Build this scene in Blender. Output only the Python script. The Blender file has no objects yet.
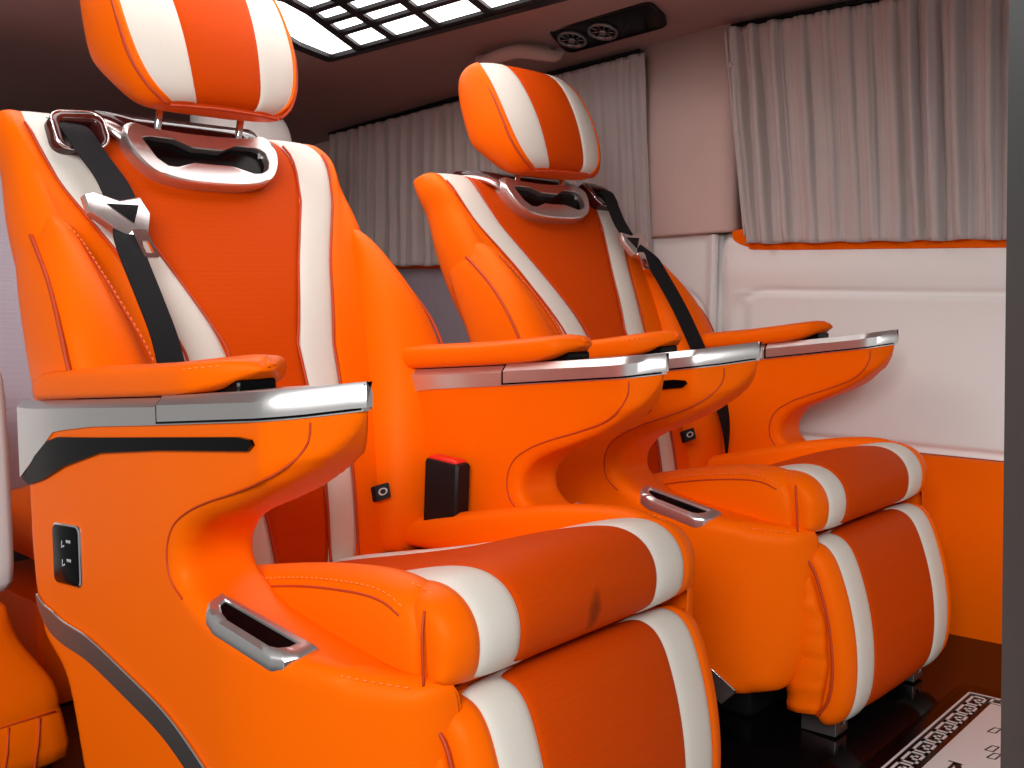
import bpy, bmesh, math
import numpy as np
from mathutils import Vector, Matrix
C = bpy.context.scene.collection
sc = bpy.context.scene
V = lambda *a: np.array(a, float)
FLOOR = 0.018

# ------------------------------------------------------------------ materials
def lin(c):
    return tuple((x/12.92 if x <= .04045 else ((x+.055)/1.055)**2.4) for x in [v/255 for v in c])
def mat(name, rgb, rough=.5, metal=0., bump=0., bscale=300., spec=.5, coat=0., kind='noise', var=0., emis=None, sheen=0.):
    m = bpy.data.materials.new(name); m.use_nodes = True
    nt = m.node_tree; b = nt.nodes['Principled BSDF']
    b.inputs['Base Color'].default_value = (*rgb, 1)
    b.inputs['Roughness'].default_value = rough
    b.inputs['Metallic'].default_value = metal
    b.inputs['Specular IOR Level'].default_value = spec
    b.inputs['Coat Weight'].default_value = coat
    b.inputs['Coat Roughness'].default_value = .15
    if sheen:
        b.inputs['Sheen Weight'].default_value = sheen
    if emis:
        b.inputs['Emission Color'].default_value = (*emis[0], 1); b.inputs['Emission Strength'].default_value = emis[1]
    tc = nt.nodes.new('ShaderNodeTexCoord')
    if bump:
        bp = nt.nodes.new('ShaderNodeBump'); bp.inputs['Strength'].default_value = bump; bp.inputs['Distance'].default_value = .002
        if kind == 'noise':
            t = nt.nodes.new('ShaderNodeTexNoise'); t.inputs['Scale'].default_value = bscale; t.inputs['Detail'].default_value = 3; out = t.outputs['Fac']
        elif kind == 'perf':
            t = nt.nodes.new('ShaderNodeTexVoronoi'); t.inputs['Scale'].default_value = bscale; t.inputs['Randomness'].default_value = .12; out = t.outputs['Distance']
        else:
            t = nt.nodes.new('ShaderNodeTexVoronoi'); t.inputs['Scale'].default_value = bscale; out = t.outputs['Distance']
        nt.links.new(tc.outputs['Object'], t.inputs['Vector'])
        nt.links.new(out, bp.inputs['Height']); nt.links.new(bp.outputs['Normal'], b.inputs['Normal'])
        if kind == 'perf':
            r = nt.nodes.new('ShaderNodeMapRange'); r.inputs['From Min'].default_value = .12; r.inputs['From Max'].default_value = .3
            nt.links.new(out, r.inputs['Value'])
            mx = nt.nodes.new('ShaderNodeMix'); mx.data_type = 'RGBA'
            mx.inputs['A'].default_value = (*[x*.84 for x in rgb], 1); mx.inputs['B'].default_value = (*rgb, 1)
            nt.links.new(r.outputs['Result'], mx.inputs['Factor']); nt.links.new(mx.outputs['Result'], b.inputs['Base Color'])
    if var:
        t = nt.nodes.new('ShaderNodeTexNoise'); t.inputs['Scale'].default_value = 9; t.inputs['Detail'].default_value = 4
        nt.links.new(tc.outputs['Object'], t.inputs['Vector'])
        mx = nt.nodes.new('ShaderNodeMix'); mx.data_type = 'RGBA'
        mx.inputs['A'].default_value = (*[x*(1-var) for x in rgb], 1); mx.inputs['B'].default_value = (*[min(1, x*(1+var)) for x in rgb], 1)
        nt.links.new(t.outputs['Fac'], mx.inputs['Factor']); nt.links.new(mx.outputs['Result'], b.inputs['Base Color'])
    return m
M = {}
M['orange'] = mat('orange leather', (.94, .135, .0004), .45, bump=.12, bscale=420, spec=.2)
M['perf'] = mat('perforated orange leather', (.60, .058, .001), .6, bump=.10, bscale=250, spec=.12, kind='perf')
for k_ in ('orange', 'perf'): M[k_].node_tree.nodes['Principled BSDF'].inputs['Specular Tint'].default_value = (1, .5, .2, 1)
M['seam'] = mat('dark orange seam', (.5, .042, .001), .6)
M['thread'] = mat('orange thread', (.95, .22, .02), .6)
M['white'] = mat('ivory leather', (.72, .675, .60), .45, bump=.2, bscale=420, spec=.4)
M['silver'] = mat('satin silver trim', (.68, .66, .65), .30, metal=.9)
M['chrome'] = mat('chrome', (.80, .79, .80), .12, metal=1.)
M['gunmetal'] = mat('brushed gunmetal strip', (.27, .24, .23), .34, metal=.9)
M['gloss'] = mat('gloss black plastic', (.0015, .0015, .002), .22, spec=.12)
M['black'] = mat('black plastic', (.006, .006, .007), .5, spec=.25)
M['web'] = mat('black seat belt webbing', (.008, .008, .010), .7, bump=.4, bscale=500, spec=.2)
M['burg'] = mat('burgundy gloss plastic', (.05, .008, .008), .12)
M['red'] = mat('red plastic button', (.75, .02, .01), .35)
M['icon'] = mat('pale printed symbol', (.55, .55, .55), .5)
M['mauve'] = mat('dusty rose suede', (.64, .485, .44), .95, bump=.2, bscale=500, spec=.15, var=.05)
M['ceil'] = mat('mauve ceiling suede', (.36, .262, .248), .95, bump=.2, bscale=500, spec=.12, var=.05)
M['cream'] = mat('cream leather', (.86, .85, .825), .5, bump=.15, bscale=420, spec=.4)
M['grey'] = mat('pale grey leather', (.36, .32, .37), .6, bump=.4, bscale=360, spec=.3, kind='perf')
M['curtain'] = mat('grey satin curtain', (.50, .445, .43), .62, bump=.25, bscale=160, spec=.35, var=.08, sheen=.25)
M['floor'] = mat('gloss black floor', (.004, .003, .0034), .10, bump=.04, bscale=80, spec=.3)
M['mat_white'] = mat('white mat inlay', (.72, .71, .70), .35)
M['pillar'] = mat('grey green pillar plastic', (.058, .105, .110), .5, bump=.05, bscale=200)
M['steel'] = mat('dark steel bracket', (.26, .26, .27), .34, metal=.9)
M['glass'] = mat('dark window glass', (.01, .011, .013), .06)
M['diffuser'] = mat('lit ceiling diffuser', (.9, .9, .9), .5, emis=((1., .97, .95), 3.5))

# ------------------------------------------------------------------ mesh helpers
class MB:
    def __init__(s): s.v = []; s.f = []; s.m = []
    def add(s, vs, fs, m=0):
        o = len(s.v); s.v += [tuple(map(float, p)) for p in vs]
        for i, f in enumerate(fs):
            s.f.append([o+k for k in f]); s.m.append(m[i] if isinstance(m, list) else m)
    def loft(s, rings, m=0, cap=True, closed=True):
        n = len(rings[0]); vs = [p for r in rings for p in r]; fs = []; ms = []
        for i in range(len(rings)-1):
            for j in range(n if closed else n-1):
                k = (j+1) % n
                fs.append([i*n+j, i*n+k, (i+1)*n+k, (i+1)*n+j]); ms.append(m(i, j) if callable(m) else m)
        if cap and closed:
            mm = m(0, 0) if callable(m) else m
            fs.append(list(range(n))[::-1]); ms.append(mm)
            fs.append([(len(rings)-1)*n+j for j in range(n)]); ms.append(mm)
        s.add(vs, fs, ms)
    def tube(s, pts, r, m=0, n=8):
        pts = [V(*p) for p in pts]; rings = []; up = V(.3, .2, .93)
        for i, p in enumerate(pts):
            t = pts[min(i+1, len(pts)-1)]-pts[max(i-1, 0)]; t = t/(np.linalg.norm(t)+1e-9)
            a = np.cross(t, up); a = a/(np.linalg.norm(a)+1e-9); b = np.cross(t, a)
            rr = r[i] if isinstance(r, (list, tuple)) else r
            rings.append([p+rr*(math.cos(q)*a+math.sin(q)*b) for q in np.linspace(0, 2*math.pi, n, endpoint=False)])
        s.loft(rings, m)
    def prism(s, poly, mp, d0, d1, m=0, bevel=0.):
        """poly: 2-D outline; mp(a,b,d) maps to 3-D; bevel shrinks the d1 face."""
        P = np.array(poly, float)
        def inset(q, e):
            n = len(q); out = []
            area = sum(q[i][0]*q[(i+1) % n][1]-q[(i+1) % n][0]*q[i][1] for i in range(n)); sg = 1 if area > 0 else -1
            for i in range(n):
                a = q[i]-q[i-1]; b = q[(i+1) % n]-q[i]
                a = a/(np.linalg.norm(a)+1e-9); b = b/(np.linalg.norm(b)+1e-9)
                na = V(-a[1], a[0])*sg; nb = V(-b[1], b[0])*sg; w = na+nb; w = w/max(.5, (np.dot(w, w)/2))
                out.append(q[i]+w*e)
            return np.array(out)
        rings = [[mp(a, b, d0) for a, b in P]]
        if bevel:
            sg = 1 if d1 > d0 else -1
            rings.append([mp(a, b, d1-sg*bevel) for a, b in P])
            rings.append([mp(a, b, d1-sg*bevel*.3) for a, b in inset(P, bevel*.3)])
            rings.append([mp(a, b, d1) for a, b in inset(P, bevel)])
        else:
            rings.append([mp(a, b, d1) for a, b in P])
        s.loft(rings, m)
    def box(s, lo, hi, m=0, bevel=0.):
        lo = V(*lo); hi = V(*hi); e = bevel
        def rr(z, e2):
            x0, y0 = lo[0]+e2, lo[1]+e2; x1, y1 = hi[0]-e2, hi[1]-e2; c = e*.6
            if not e: return [V(x0, y0, z), V(x1, y0, z), V(x1, y1, z), V(x0, y1, z)]
            return [V(x0+c, y0, z), V(x1-c, y0, z), V(x1, y0+c, z), V(x1, y1-c, z), V(x1-c, y1, z), V(x0+c, y1, z), V(x0, y1-c, z), V(x0, y0+c, z)]
        if e: s.loft([rr(lo[2], e), rr(lo[2]+e*.3, e*.3), rr(lo[2]+e, 0), rr(hi[2]-e, 0), rr(hi[2]-e*.3, e*.3), rr(hi[2], e)], m)
        else: s.loft([rr(lo[2], 0), rr(hi[2], 0)], m)
    def mirror(s):
        t = MB(); t.v = [(x, -y, z) for x, y, z in s.v]; t.f = [f[::-1] for f in s.f]; t.m = list(s.m); return t
    def build(s, name, mats, parent=None, sub=0, smooth=True, fixn=True, angle=None):
        me = bpy.data.meshes.new(name); me.from_pydata(s.v, [], s.f)
        mats = mats if isinstance(mats, (list, tuple)) else [mats]
        for k in mats: me.materials.append(M[k])
        me.polygons.foreach_set('material_index', s.m)
        if fixn:
            bm = bmesh.new(); bm.from_mesh(me); bmesh.ops.recalc_face_normals(bm, faces=bm.faces); bm.to_mesh(me); bm.free()
        me.polygons.foreach_set('use_smooth', [smooth]*len(me.polygons))
        if angle:
            me.set_sharp_from_angle(angle=math.radians(angle))
        o = bpy.data.objects.new(name, me); C.objects.link(o)
        if parent: o.parent = parent
        if sub:
            md = o.modifiers.new('smooth', 'SUBSURF'); md.levels = sub; md.render_levels = sub
        return o
def thing(name, label, cat, group=None, loc=(0, 0, 0)):
    o = bpy.data.objects.new(name, None); C.objects.link(o); o.location = loc; o.empty_display_size = .1
    o['label'] = label; o['category'] = cat
    if group: o['group'] = group
    return o
def tag(o, label, cat, group=None):
    o['label'] = label; o['category'] = cat
    if group: o['group'] = group
    return o
def struct(o): o['kind'] = 'structure'; return o
def ip(x, tab): return float(np.interp(x, [t[0] for t in tab], [t[1] for t in tab]))
def cr(pts, n=6, closed=False):
    """Catmull-Rom resample"""
    P = [np.array(p, float) for p in pts]; out = []; N = len(P)
    for i in range(N if closed else N-1):
        if closed: a, b, c, d = P[i-1], P[i], P[(i+1) % N], P[(i+2) % N]
        else: a, b, c, d = P[max(i-1, 0)], P[i], P[i+1], P[min(i+2, N-1)]
        for k in range(n):
            t = k/n
            out.append(.5*((2*b)+(-a+c)*t+(2*a-5*b+4*c-d)*t*t+(-a+3*b-3*c+d)*t**3))
    if not closed: out.append(P[-1])
    return out
def stitches(mb, pts, step=.0085, ln=.0052, r=.0011, m=0):
    pts = [V(*p) for p in pts]; L = [0]
    for a, b in zip(pts, pts[1:]): L.append(L[-1]+np.linalg.norm(b-a))
    arr = np.array(pts); at = lambda q: V(*[np.interp(q, L, arr[:, k]) for k in range(3)])
    q = 0
    while q+ln < L[-1]:
        mb.tube([at(q), at(q+ln*.5), at(q+ln)], [r*.6, r, r*.6], m, 5); q += step
def rrect(x0, y0, x1, y1, r, n=5):
    out = []
    for cx, cy, a0 in ((x1-r, y1-r, 0), (x0+r, y1-r, 90), (x0+r, y0+r, 180), (x1-r, y0+r, 270)):
        for k in range(n+1):
            a = math.radians(a0+90*k/n); out.append((cx+r*math.cos(a), cy+r*math.sin(a)))
    return out

# ------------------------------------------------------------------ camera
f_px = 1059.52
cam = bpy.data.cameras.new('camera'); co = bpy.data.objects.new('camera', cam); C.objects.link(co); sc.camera = co
cam.sensor_fit = 'HORIZONTAL'; cam.sensor_width = 36; cam.lens = 36*f_px/1024; cam.clip_start = .02
yaw, pit, rol = [math.radians(v) for v in (131.27864, -5.98197, .29653)]
d = V(math.cos(pit)*math.cos(yaw), math.cos(pit)*math.sin(yaw), math.sin(pit))
rt = np.cross(d, V(0, 0, 1)); rt /= np.linalg.norm(rt); up = np.cross(rt, d)
R0 = math.cos(rol)*rt+math.sin(rol)*up; U0 = -math.sin(rol)*rt+math.cos(rol)*up
mw = Matrix.Identity(4)
for i in range(3):
    mw[i][0] = R0[i]; mw[i][1] = U0[i]; mw[i][2] = -d[i]
mw[0][3], mw[1][3], mw[2][3] = 1.39889, -.94527, .77235
co.matrix_world = mw

# ------------------------------------------------------------------ captain chair
BA = math.radians(20.5); BO = V(.06, 0, .55); BU = V(-math.sin(BA), 0, math.cos(BA)); BN = V(math.cos(BA), 0, math.sin(BA))
COFF = [(-.30, .015), (-.22, .03), (-.1, .047), (.1, .053), (.24, .034), (.36, .013), (.46, 0), (.55, -.02)]
COFF = [tuple(p) for p in cr(COFF, 12)]
def S(y, s, off=0.): return BO+BU*s+BN*(ip(s, COFF)+off)+V(0, y, 0)
T_IN = [(-.3, .045), (-.22, .048), (-.1, .061), (.1, .063), (.25, .122), (.36, .172), (.42, .184), (.46, .186), (.5, .17)]
T_OUT = [(-.3, .10), (-.22, .103), (-.1, .115), (.1, .133), (.25, .187), (.36, .240), (.42, .256), (.46, .262), (.5, .246)]
T_ED = [(-.3, .27), (.25, .298), (.34, .297), (.41, .286), (.45, .274), (.465, .268), (.485, .258), (.495, .24), (.51, .2)]
T_BI = [(-.26, .15), (-.2, .15), (-.1, .16), (.1, .2), (.2, .235), (.28, .252), (.325, .262), (.345, .287)]

def backrest(parent):
    mb = MB(); rings = []
    rows = [(-.27, -.01, -.10), (-.2, 0, -.13), (-.1, 0, -.135), (0, 0, -.135), (.1, 0, -.135), (.17, 0, -.135), (.24, 0, -.135), (.3, 0, -.125), (.35, 0, -.115),
            (.39, 0, -.108), (.42, -.001, -.102), (.45, -.005, -.10), (.475, -.014, -.10), (.494, -.028, -.097), (.503, -.05, -.088)]
    for s, fd, bd in rows:
        i, o, e = ip(s, T_IN), ip(s, T_OUT), ip(s, T_ED); k = min(1, (fd-bd)/.13)
        wg = ip(s, [(.1, 0), (.24, .006), (.33, .009), (.40, .006), (.46, 0)])
        half = [(0, .0), (i*.5, 0), (i-.016, 0), (i-.005, -.001), (i, -.005), (i+.005, .0015), ((i+o)/2, .004), (o-.005, .0015), (o, -.005), (o+.005, -.001), (o+.016, 0), ((o+.016+e-.03)/2, -.002),
                (e-.03, -.002+wg), (e-.008, -.012+wg*.6), (e, -.04)]
        if o+.020 > e-.03:
            e2 = max(e, o+.032); half[11:] = [(o+.018, -.003), (o+.022, -.007), (e2-.005, -.016), (e2, -.04)]; e = e2
        half = [(y, fd+dd*k) for y, dd in half]
        back = [(e, (fd+bd)/2-.01), (e-.012, bd+.02*k), (e-.05, bd), (e*.4, bd)]
        H = half+back
        ring = [S(y, s, dd) for y, dd in H]+[S(0, s, bd)]+[S(-y, s, dd) for y, dd in H[1:][::-1]]
        rings.append(ring)
    n = len(rings[0])
    def mt(i, j):
        j = min(j, n-1-j)
        if j < 3: return 1
        if j in (3,): return 2 if False else 1
        if 4 <= j <= 7: return 3
        return 0
    mb.loft(rings, mt)
    return mb.build('backrest', ['orange', 'perf', 'seam', 'white'], parent, sub=2)
def seam_back(parent):
    mb = MB()
    for sg in (1, -1):
        for T, ss in ((T_IN, (-.25, .47)), (T_OUT, (-.25, .46))):
            pts = [S(sg*ip(s, T), s, (0 if s < .42 else -(s-.42)**2*3.5)-.0015) for s in np.linspace(ss[0], ss[1], 40)]
            mb.tube(pts, .0022, 0, 6)
    return mb
def bolster(parent):
    mb = MB(); rings = []
    rows = [(-.26, .15, .30, .02, 1), (-.2, .15, .318, .045, 1), (-.1, .16, .325, .06, 1), (0, .18, .327, .064, 1), (.1, .2, .325, .061, .9), (.17, .219, .318, .054, .6), (.22, .232, .310, .044, .3), (.26, .241, .302, .032, .1), (.285, .246, .295, .021, 0), (.300, .252, .288, .010, 0), (.309, .260, .282, .0, 0), (.312, .267, .277, -.010, 0)]
    for s, yi, yo, h, sq in rows:
        w = yo-yi; b0 = min(h, .012)*(1-sq)
        pr = [(yi, -.03), (yi, -.006+b0), (yi+w*.08, b0+(h-b0)*.42), (yi+w*.25, b0+(h-b0)*.8), (yi+w*.5, h*1.0), (yi+w*.76, h-(1-sq)*.012), (yo-.010, h-.010-(1-sq)*.018), (yo-.003, h-.021-(1-sq)*.024), (yo-.001, h-.03-(1-sq)*.026), (yo+.002, h*.5-.04-(1-sq)*.012), (yo, -.085), (yo-.03, -.10)]
        rings.append([S(y, s, dd) for y, dd in pr])
    mb.loft(rings, 0); return mb
def bolster_seams():
    mb = MB(); st = MB()
    p = [(.285, .294, -.020), (.26, .300, -.006), (.2, .310, .018), (.1, .325, .040), (0, .3245, .043), (-.1, .3225, .039), (-.2, .3155, .024)]
    mb.tube([S(y, s, o) for s, y, o in cr(p, 5)], .0028, 0, 6)
    p2 = [(.29, .262, .012), (.27, .254, .020), (.24, .250, .030), (.16, .238, .0455), (.06, .212, .048), (-.06, .198, .046)]
    pts = [S(y, s, o+.0035) for s, y, o in cr(p2, 8)]
    mb3 = MB(); mb3.tube([q-BN*.003 for q in pts], .0016, 0, 5); stitches(st, pts)
    return mb, mb3, st

def headrest_cols(s):
    i = ip(s, [(-.02, .056), (.2, .071)]); o = ip(s, [(-.02, .075), (.0, .088), (.012, .104), (.03, .120), (.07, .138), (.12, .146), (.2, .147), (.27, .138)])
    return i, o
HA = math.radians(17); HO = V(-.014, 0, 1.011); HU = V(-math.sin(HA), 0, math.cos(HA)); HN = V(math.cos(HA), 0, math.sin(HA))
def Hp(y, s, dd): return HO+HU*s+HN*dd+V(0, y, 0)
def headrest(parent):
    mb = MB(); rings = []
    rows = [(.020, -.052, -.075, .085), (.012, -.024, -.095, .112), (.008, .0, -.112, .130), (.026, .012, -.122, .148), (.06, .018, -.128, .161), (.11, .022, -.13, .167), (.16, .018, -.13, .167), (.21, .008, -.13, .163), (.244, -.008, -.126, .155), (.266, -.03, -.116, .14), (.275, -.06, -.10, .112)]
    for s, fd, bd, e in rows:
        i, o = headrest_cols(s); q = min(1, e/.15); i *= q; o *= q
        cv = lambda y: -.024*(abs(y)/.16)**3
        half = [(0, 0), (i*.5, cv(i*.5)), (i-.012, cv(i)), (i-.003, cv(i)-.001), (i, cv(i)-.004), (i+.004, cv(i)+.001), ((i+o)/2, cv((i+o)/2)+.002), (o-.004, cv(o)), (o, cv(o)-.004), (o+.004, cv(o)), (o+.010, cv(o+.010)-.002), (max(e-.006, o+.014), cv(e)-.010), (max(e, o+.017), cv(e)-.036)]
        th = max(.0, (fd-bd)/.13)
        half = [(y, fd+dd*min(1, th*1.2)) for y, dd in half]
        back = [(e-.002, (fd-.045+bd)/2 if th > .4 else (fd+bd)/2), (e-.02, bd+.012*th), (e-.05, bd), (e*.3, bd-.004*th)]
        H = half+back
        rise = lambda dd: max(0, (fd-dd-.02))*.75*max(0, 1-(s-.004)/.12)      # the underside rises towards the back
        rings.append([Hp(y, s+rise(dd), dd) for y, dd in H]+[Hp(0, s+rise(bd), bd-.004*th)]+[Hp(-y, s+rise(dd), dd) for y, dd in H[1:][::-1]])
    n = len(rings[0])
    def mt(i, j):
        j = min(j, n-1-j)
        return (1 if 4 <= j <= 7 else 2 if j < 4 else 0) if 2 <= i <= 8 else 0
    mb.loft(rings, mt)
    return mb.build('headrest', ['orange', 'white', 'perf'], parent, sub=2)

def shell_profile():
    top = [(.03, .60), (.345, .628), (.54, .650), (.606, .660)]
    nose = [(.612, .645), (.606, .62), (.59, .595), (.56, .572), (.52, .547), (.465, .523), (.425, .508), (.398, .492), (.381, .468), (.379, .448), (.388, .432), (.41, .419)]
    ledge = [(.44, .405), (.49, .395), (.55, .385), (.62, .375), (.672, .371), (.685, .366)]
    front = [(.688, .35), (.688, .28), (.685, .20), (.672, .15), (.655, .115), (.635, .10)]
    bot = [(.55, .092), (.35, .09), (.20, .09), (.145, .10)]
    rear = [(.13, .14), (.10, .25), (.06, .275), (.036, .29), (.013, .36), (.008, .45), (.006, .513), (.02, .575)]
    return top+nose+ledge+front+bot+rear
def yo(x, z):
    """outer half width of the side shell in plan"""
    if z > .43: return .335-.066*max(0, (x-.535)/.075)**1.15
    return .335-.092*max(0, (x-.44)/.245)**2.0
def yi(x, z):
    if z > .47: return .232+.030*max(0, (x-.565)/.047)**1.3
    return .232
def side_shell():
    P = np.array(shell_profile()); n = len(P)
    # dense outline
    D = np.array([P[i]+(P[(i+1) % n]-P[i])*t for i in range(n) for t in np.linspace(0, 1, 4, endpoint=False)])
    for _ in range(3): D = .25*np.roll(D, 1, 0)+.5*D+.25*np.roll(D, -1, 0)
    mb = MB(); mb.loft([[V(x, -.335, z) for x, z in D], [V(x, -.235, z) for x, z in D]])
    o = mb.build('tmp', 'orange'); md = o.modifiers.new('r', 'REMESH'); md.mode = 'VOXEL'; md.voxel_size = .0062
    dg = bpy.context.evaluated_depsgraph_get(); me = bpy.data.meshes.new_from_object(o.evaluated_get(dg)); bpy.data.objects.remove(o)
    N = len(me.vertices); co = np.empty(N*3); me.vertices.foreach_get('co', co); co = co.reshape(-1, 3)
    E = np.empty(len(me.edges)*2, dtype=np.int64); me.edges.foreach_get('vertices', E); E = E.reshape(-1, 2)
    # distance to outline
    A = D; B = np.roll(D, -1, 0); dm = np.full(N, 9.)
    for a, b in zip(A, B):
        ab = b-a; q = co[:, [0, 2]]-a; t = np.clip((q@ab)/(ab@ab), 0, 1); dm = np.minimum(dm, np.linalg.norm(q-t[:, None]*ab, axis=1))
    r = np.where(co[:, 2] > .44, .022, np.where(co[:, 0] < .60, .020, .028))
    r = np.where((co[:, 2] > .585), .006, r)
    rd = np.clip(r-dm, 0, None); cut = r-np.sqrt(np.clip(r*r-rd*rd, 0, None))
    t = (co[:, 1]+.335)/.10    # 0 outer .. 1 inner
    for i in range(N):
        x, y, z = co[i]; a = -yo(x, z)+cut[i]; b = -yi(x, z)-cut[i]*.5
        if b < a+.004: b = a+.004
        co[i, 1] = a+(b-a)*min(1, max(0, t[i]))
    for it in range(6):
        acc = np.zeros_like(co); cnt = np.zeros(N)
        np.add.at(acc, E[:, 0], co[E[:, 1]]); np.add.at(acc, E[:, 1], co[E[:, 0]]); np.add.at(cnt, E[:, 0], 1); np.add.at(cnt, E[:, 1], 1)
        co = co+(.5 if it % 2 == 0 else -.52)*(acc/cnt[:, None]-co)
    me.vertices.foreach_set('co', co.ravel()); me.polygons.foreach_set('use_smooth', [True]*len(me.polygons))
    me.materials.clear(); me.materials.append(M['orange']); me.update()
    return me
def mirror_mesh(me):
    m2 = me.copy(); bm = bmesh.new(); bm.from_mesh(m2)
    for v in bm.verts: v.co.y = -v.co.y
    bmesh.ops.reverse_faces(bm, faces=bm.faces); bm.to_mesh(m2); bm.free(); return m2

TOPZ = [(.03, .604), (.345, .634), (.54, .654), (.612, .664)]
BOTZ = [(.0, .50), (.10, .572), (.20, .588), (.345, .604), (.57, .63), (.612, .637)]
def band(x0, x1, ext, zt=0, zb=0, n=26, nose=False):
    """metal trim band wrapped over the top of an armrest"""
    mb = MB(); rings = []
    for x in np.linspace(x0, x1, n):
        t = ip(x, TOPZ)+zt; b = ip(x, BOTZ)+zb
        xx = max(0, x); a = -yo(xx, .6)-ext; c = -yi(xx, .6)+ext; e = .010
        rings.append([V(x, a, b), V(x, a, b+.003), V(x, a, t-e), V(x, a+e*.8, t), V(x, (a+c)/2, t), V(x, c-e*.8, t), V(x, c, t-e), V(x, c, b)])
    mb.loft(rings, 0); return mb
def arm_pad():
    mb = MB(); rings = []
    for x in list(np.linspace(.030, .40, 14))+[.42, .44, .452, .460, .466, .470, .472]:
        zt = ip(x, [(.03, .638), (.07, .645), (.3, .664), (.44, .681), (.460, .680), (.472, .672)])
        zb = ip(x, [(.03, .604), (.345, .634), (.41, .642), (.44, .652), (.46, .662), (.472, .668)])
        w = max(0, (x-.40)/.072); a = -.338+.050*w**1.6; c = -.224-.044*max(0, (x-.43)/.042)**1.6
        if x < .04: zt -= .008
        h = zt-zb; r = min(.009, h*.45)
        rings.append([V(x, a+.006, zb), V(x, a+.001, zb+r*.4), V(x, a, zb+h*.4), V(x, a+.0005, zt-r), V(x, a+r*.35, zt-r*.3), V(x, a+r, zt), V(x, a+.03, zt+.0015), V(x, (a+c)/2, zt+.004), V(x, c-.02, zt+.0015), V(x, c-r, zt), V(x, c-r*.3, zt-r*.4), V(x, c, zb+h*.45), V(x, c-.003, zb+r*.5), V(x, c-.01, zb)])
    mb.loft(rings, 0); return mb

def lever_map():
    a = V(.423, -.313, .4185); b = V(.556, -.287, .3815); c = V(.562, -.338, .3775); d0 = V(.44, -.348, .402)
    return a, b, c, d0

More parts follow.
